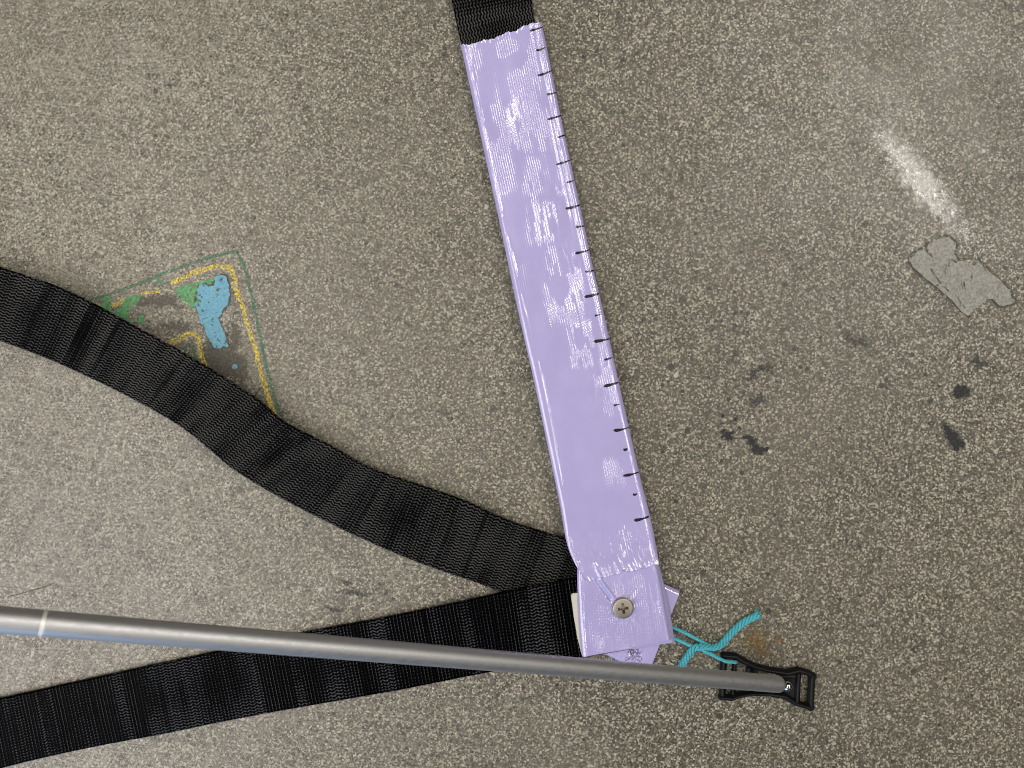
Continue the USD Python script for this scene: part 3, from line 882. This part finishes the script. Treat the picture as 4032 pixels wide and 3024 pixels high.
def stroke(pts, width, z, seed, wob=0.35):
    c = np.array([q(*r3(x, y))[:2] for x, y in pts])
    c = curve(c, 60)
    ln = LineString(c).buffer(width / 2, cap_style=1, join_style=1)
    if ln.geom_type != 'Polygon':
        ln = max(ln.geoms, key=lambda g: g.area)
    V, F, E = sheet(ln, z, 0, 0.0007, width * wob, seed)
    return V, F


t_dr = thing('floor_marking', 'worn triangle of green and yellow drawn outlines on the concrete beside the slack strap', 'floor marking')
obj('green_outline', stroke([(300, 592), (500, 530), (700, 455), (900, 375), (1100, 300), (1300, 235), (1525, 183)], .0017, .00012, 1), M_gline, t_dr, False)
obj('green_outline', stroke([(1525, 200), (1590, 330), (1630, 500), (1670, 690), (1710, 880), (1750, 1080), (1800, 1260), (1850, 1440), (1920, 1640)], .0017, .00012, 2), M_gline, t_dr, False)
obj('green_outline', stroke([(1000, 1012), (1150, 968), (1170, 1010), (1210, 1120)], .0017, .00012, 3), M_gline, t_dr, False)
for k, (pts, wd) in enumerate([([(1000, 442), (1100, 390), (1200, 350), (1350, 315), (1435, 312), (1485, 355), (1510, 470), (1540, 580)], .0029), ([(1560, 620), (1580, 690), (1620, 820), (1660, 950), (1700, 1100), (1740, 1250), (1780, 1380), (1840, 1560)], .0026), ([(930, 945), (1060, 895), (1150, 855), (1200, 880), (1220, 970), (1260, 1130)], .0026), ([(750, 530), (880, 517)], .0018), ([(510, 622), (600, 590)], .0026), ([(270, 618), (400, 645)], .0034)]):
    obj('yellow_outline', stroke(pts, wd, .00016, 10 + k, .3), M_yline, t_dr, False)
P3 = lambda pts: Polygon([q(*r3(x, y))[:2] for x, y in pts])
for k, pts in enumerate([[(440, 560), (480, 550), (490, 600), (490, 690), (470, 720), (400, 650)], [(540, 680), (620, 560), (750, 545), (700, 620), (650, 640), (640, 740), (670, 790), (600, 790), (500, 700)], [(700, 720), (760, 700), (765, 760), (710, 770)]]):
    V, F, E = sheet(P3(pts), .00020, 0, .0012, .0016, 30 + k)
    obj('green_fill', (V, F), M_green, t_dr, False)
V, F, E = sheet(P3([(820, 460), (890, 375), (970, 440), (930, 480), (840, 490)]), .00020, 0, .0012, .0015, 38)
obj('green_fill', (V, F), M_dullgreen, t_dr, False)

V, F, E = sheet(P3([(1030, 490), (1120, 455), (1220, 430), (1320, 405), (1345, 395), (1400, 560), (1410, 690), (1260, 680), (1190, 660), (1150, 650), (1120, 610), (1060, 580), (1025, 540)]), .00030, .0001, .0012, .0008, 41)
o = obj('paint_scrap', (V, F), M_green, None, False)
tag(o, 'bright green paint scrap beside the blue one inside the drawn triangle', 'paint scrap')
V, F, E = sheet(P3([(1405, 375), (1430, 385), (1450, 430), (1465, 500), (1462, 570), (1440, 630), (1400, 680), (1370, 730), (1400, 800), (1430, 880), (1455, 960), (1440, 975), (1410, 960), (1370, 985), (1330, 980), (1310, 930), (1280, 870), (1255, 800), (1225, 770), (1210, 690), (1180, 610), (1230, 600), (1200, 570), (1200, 500), (1220, 455), (1260, 450), (1290, 475), (1330, 470), (1345, 440), (1345, 390)]), .00055, .0003, .0006, .0009, 43, .00012)
o = obj('paint_scrap', (V, F), M_blue, None, 30)
bl = P3([(1405, 375), (1430, 385), (1450, 430), (1465, 500), (1462, 570), (1440, 630), (1400, 680), (1370, 730), (1400, 800), (1430, 880), (1455, 960), (1440, 975), (1370, 985), (1330, 980), (1310, 930), (1280, 870), (1255, 800), (1225, 770), (1210, 690), (1180, 610), (1200, 500), (1220, 455), (1345, 440), (1345, 390)])
V, F, E = sheet(bl.buffer(.0007), .00040, 0, .0006, .0007, 45)
e2 = obj('dirt_rim', (V, F), M_dirt, o, False)
tag(o, 'torn light blue paint scrap shaped like a boot inside the drawn triangle', 'paint scrap')
V, F, E = sheet(Point(*q(*r3(1505, 1125))[:2]).buffer(.0016), .0004, .0002, .0006, .0006, 44)
o = obj('paint_scrap', (V, F), M_blue, None, False)
tag(o, 'tiny light blue paint speck between the yellow line and the slack strap', 'paint scrap')


def blobs(f, lst, seed):
    gs = []
    for x, y, rx, ry in lst:
        c = q(*f(x, y))[:2]
        th = np.linspace(0, 2 * np.pi, 40, endpoint=False)
        ux = np.linalg.norm(q(*f(x + rx, y)) - q(*f(x, y)))
        uy = np.linalg.norm(q(*f(x, y + ry)) - q(*f(x, y)))
        rad = 0.60 + 1.45 * fb(np.cos(th) * 2.6 + x, np.sin(th) * 2.6 + y, seed, 3)
        gs.append(Polygon(np.column_stack([c[0] + ux * rad * np.cos(th), c[1] + uy * rad * np.sin(th)])).buffer(0))
    return unary_union(gs)


def stain(name, f, lst, mat, z, seed, label, cat='stain', step=.0009):
    bl = blobs(f, lst, seed)
    gs = list(getattr(bl, 'geoms', [bl]))
    t = thing(name, label, cat) if len(gs) > 1 else None
    for k, gm in enumerate(gs):
        V, F, E = sheet(Polygon(gm.exterior), z, 0, step, .0004, seed + k)
        o = obj('mark' if t else name, (V, F), mat, t, False, uv=np.column_stack([E, E]))
        if not t:
            tag(o, label, cat)


stain('dark_residue', r3, [(880, 590, 150, 75), (980, 560, 60, 50), (760, 575, 50, 40)], M_residue, .00006, 51, 'dark adhesive residue beside the green patches at the upper left of the drawn triangle', 'residue')
stain('dark_residue', r3, [(1440, 1090, 160, 130), (1560, 1180, 70, 80), (1500, 900, 60, 120), (1300, 960, 60, 90)], M_residue, .00006, 52, 'dark adhesive residue below the blue paint scrap', 'residue')
stain('dark_residue', r3, [(1000, 800, 120, 60)], M_residue, .00006, 53, 'faint dark residue above the small yellow corner line', 'residue')

r4 = reg(3300, 400, 1.843)
P4 = lambda pts: Polygon([q(*r4(x, y))[:2] for x, y in pts])
tp = [(650, 1035), (740, 990), (800, 985), (855, 1035), (835, 1100), (870, 1155), (930, 1160), (985, 1195), (1010, 1155), (1050, 1190), (1110, 1245), (1180, 1305), (1240, 1370), (1250, 1420), (1280, 1450), (1220, 1480), (1170, 1480), (1120, 1435), (1075, 1435), (1020, 1485), (970, 1530), (940, 1555), (900, 1530), (830, 1450), (740, 1370), (640, 1290), (540, 1200), (515, 1150), (560, 1100), (640, 1060)]
t_gs = thing('paint_scrap', 'torn grey paint scrap with ragged ends at the right side of the floor', 'paint scrap')
V, F, E = sheet(P4(tp), .0006, .0004, .0009, .0005, 61, .0003)
obj('paint_film', (V, F), M_grey, t_gs, 30)
for k, (pts, wd) in enumerate([([(665, 1215), (700, 1265), (740, 1320), (795, 1375)], .0008), ([(640, 1085), (670, 1120), (695, 1185)], .0012), ([(800, 1190), (815, 1150), (850, 1165)], .0012), ([(845, 1400), (880, 1450), (915, 1500)], .0005), ([(1040, 1175), (1070, 1230)], .0005), ([(700, 1345), (715, 1330), (728, 1350)], .0005)]):
    c = curve(np.array([q(*r4(x, y))[:2] for x, y in pts]), 24)
    V, F, E = sheet(LineString(c).buffer(wd / 2), .00082, 0, .0005, wd * .4, 70 + k)
    obj('crack', (V, F), M_dirt, t_gs, False, uv=np.column_stack([E * 0 + .003, E]))
rim = P4(tp).buffer(.0017).difference(P4(tp).buffer(-.0002))
rimp = rim.intersection(unary_union([P4([(480, 1080), (660, 1010), (680, 1070), (560, 1150), (560, 1220), (1000, 1540), (950, 1600), (500, 1220)]), P4([(700, 960), (880, 960), (1000, 1060), (960, 1120), (880, 1180), (820, 1120), (850, 1040), (780, 1000)]), P4([(1100, 1420), (1300, 1420), (1300, 1520), (1130, 1500)]), P4([(1020, 1130), (1300, 1400), (1260, 1440), (1000, 1200)])]))
parts = []
for k, g in enumerate(getattr(rimp, 'geoms', [rimp])):
    if g.area > 1e-6:
        V, F, E = sheet(Polygon(g.exterior), .00008, 0, .0006, .0005, 80 + k)
        parts.append((V, F))
m = join(parts)
o = obj('dirt_rim', m, M_dirt, t_gs, False, uv=np.full((len(m.vertices), 2), .004))

r5 = reg(2700, 1300, 1.659)
stain('scuff', r5, [(265, 680, 38, 32), (290, 705, 25, 24), (480, 780, 60, 34), (440, 730, 30, 30), (400, 700, 40, 20), (320, 580, 17, 17), (350, 640, 14, 16), (250, 560, 20, 14), (240, 610, 14, 14)], M_soot, .00010, 91, 'black scuff marks in a broken arc, the larger group lower right of the tape ruler')
stain('scuff', r5, [(470, 465, 60, 36), (440, 490, 24, 24), (505, 245, 55, 30), (450, 290, 45, 25), (400, 325, 40, 18), (575, 290, 26, 20), (620, 405, 12, 14), (330, 365, 14, 10), (590, 330, 20, 12)], M_softsoot, .00010, 92, 'fainter grey scuff smear just above the black arc of scuffs')
stain('scuff', r5, [(1900, 200, 48, 34), (1955, 225, 32, 24), (1910, 245, 20, 20), (1970, 280, 26, 18), (2035, 262, 20, 10), (1990, 365, 16, 24), (1975, 310, 14, 14), (1560, 255, 28, 20), (1565, 185, 12, 10)], M_softsoot, .00010, 93, 'speckled dark scuff nearest the right edge below the grey paint scrap')
stain('scuff', r5, [(1800, 400, 48, 36), (1785, 425, 24, 24), (1850, 395, 22, 14)], M_soot, .00010, 94, 'single compact dark scuff between two speckled ones near the right edge')
stain('scuff', r5, [(1590, 605, 30, 18), (1700, 635, 40, 20), (1740, 675, 45, 30), (1780, 740, 42, 34), (1765, 785, 28, 18), (1645, 695, 16, 12), (1655, 545, 10, 12), (1730, 715, 26, 22)], M_soot, .00010, 95, 'blackest crumbly scuff streak at the right, lowest of those below the grey paint scrap')
stain('scuff', r5, [(75, 820, 30, 18), (20, 840, 34, 10), (105, 830, 18, 12)], M_softsoot, .00010, 96, 'small grey scuff left of the black arc of scuffs')
stain('scuff', r5, [(1080, 50, 90, 40), (1130, 80, 60, 40), (1000, 140, 32, 20), (1110, 180, 30, 22), (1040, 20, 50, 20)], M_faint, .00010, 97, 'soft grey scuff cluster directly left below the grey paint scrap')
rG = reg(1200, 1700, 1.659)
stain('scuff', rG, [(280, 985, 40, 22), (300, 1045, 60, 22), (205, 1048, 20, 10), (370, 1065, 46, 24), (440, 1060, 30, 14), (250, 1030, 36, 12)], M_softsoot, .00010, 98, 'brownish dark scuff between the slack strap and the ribbed strap')
stain('scuff', rG, [(190, 1160, 46, 24), (230, 1175, 28, 18), (130, 1140, 26, 12)], M_softsoot, .00010, 99, 'dark grey scuff just above the metal pole and ribbed strap')
r1 = reg(0, 0, 2.16)
stain('scuff', r1, [(1385, 260, 26, 20), (1350, 650, 18, 18), (1440, 720, 40, 30)], M_softsoot, .00010, 100, 'pale grey scuff spots at the upper left of the floor')
stain('rust_stain', rB, [(1010, 470, 160, 90), (960, 600, 200, 150), (1060, 720, 150, 130), (900, 500, 110, 80), (1090, 830, 90, 60)], M_rust, .00010, 101, 'yellow brown rust stain above the black buckle', 'stain', .0012)
stain('rust_stain', rB, [(1275, 600, 60, 48)], M_rust2, .00014, 102, 'small orange rust spot to the right of the yellow brown one', 'stain', .0008)

# hair on the floor at the left edge
rH = reg(0, 2300, 1.843)
h = curve([q(*rH(x, y), .0006) for x, y in [(60, 88), (140, 72), (220, 48), (300, 28), (350, 10), (390, -8)]], 40)
o = obj('loose_hair', tube(h, .00014, 6), M_hair, None, True)
tag(o, 'single dark curved hair lying on the floor above the left end of the pole', 'hair')
h = curve([q(*reg(200, 900, 2.074)(x, y), .0006) for x, y in [(1655, 1390), (1680, 1340), (1710, 1300)]], 16)
o = obj('loose_hair', tube(h, .00014, 6), M_hair, None, True)
tag(o, 'short dark fibre at the lower end of the yellow line beside the slack strap', 'fibre')
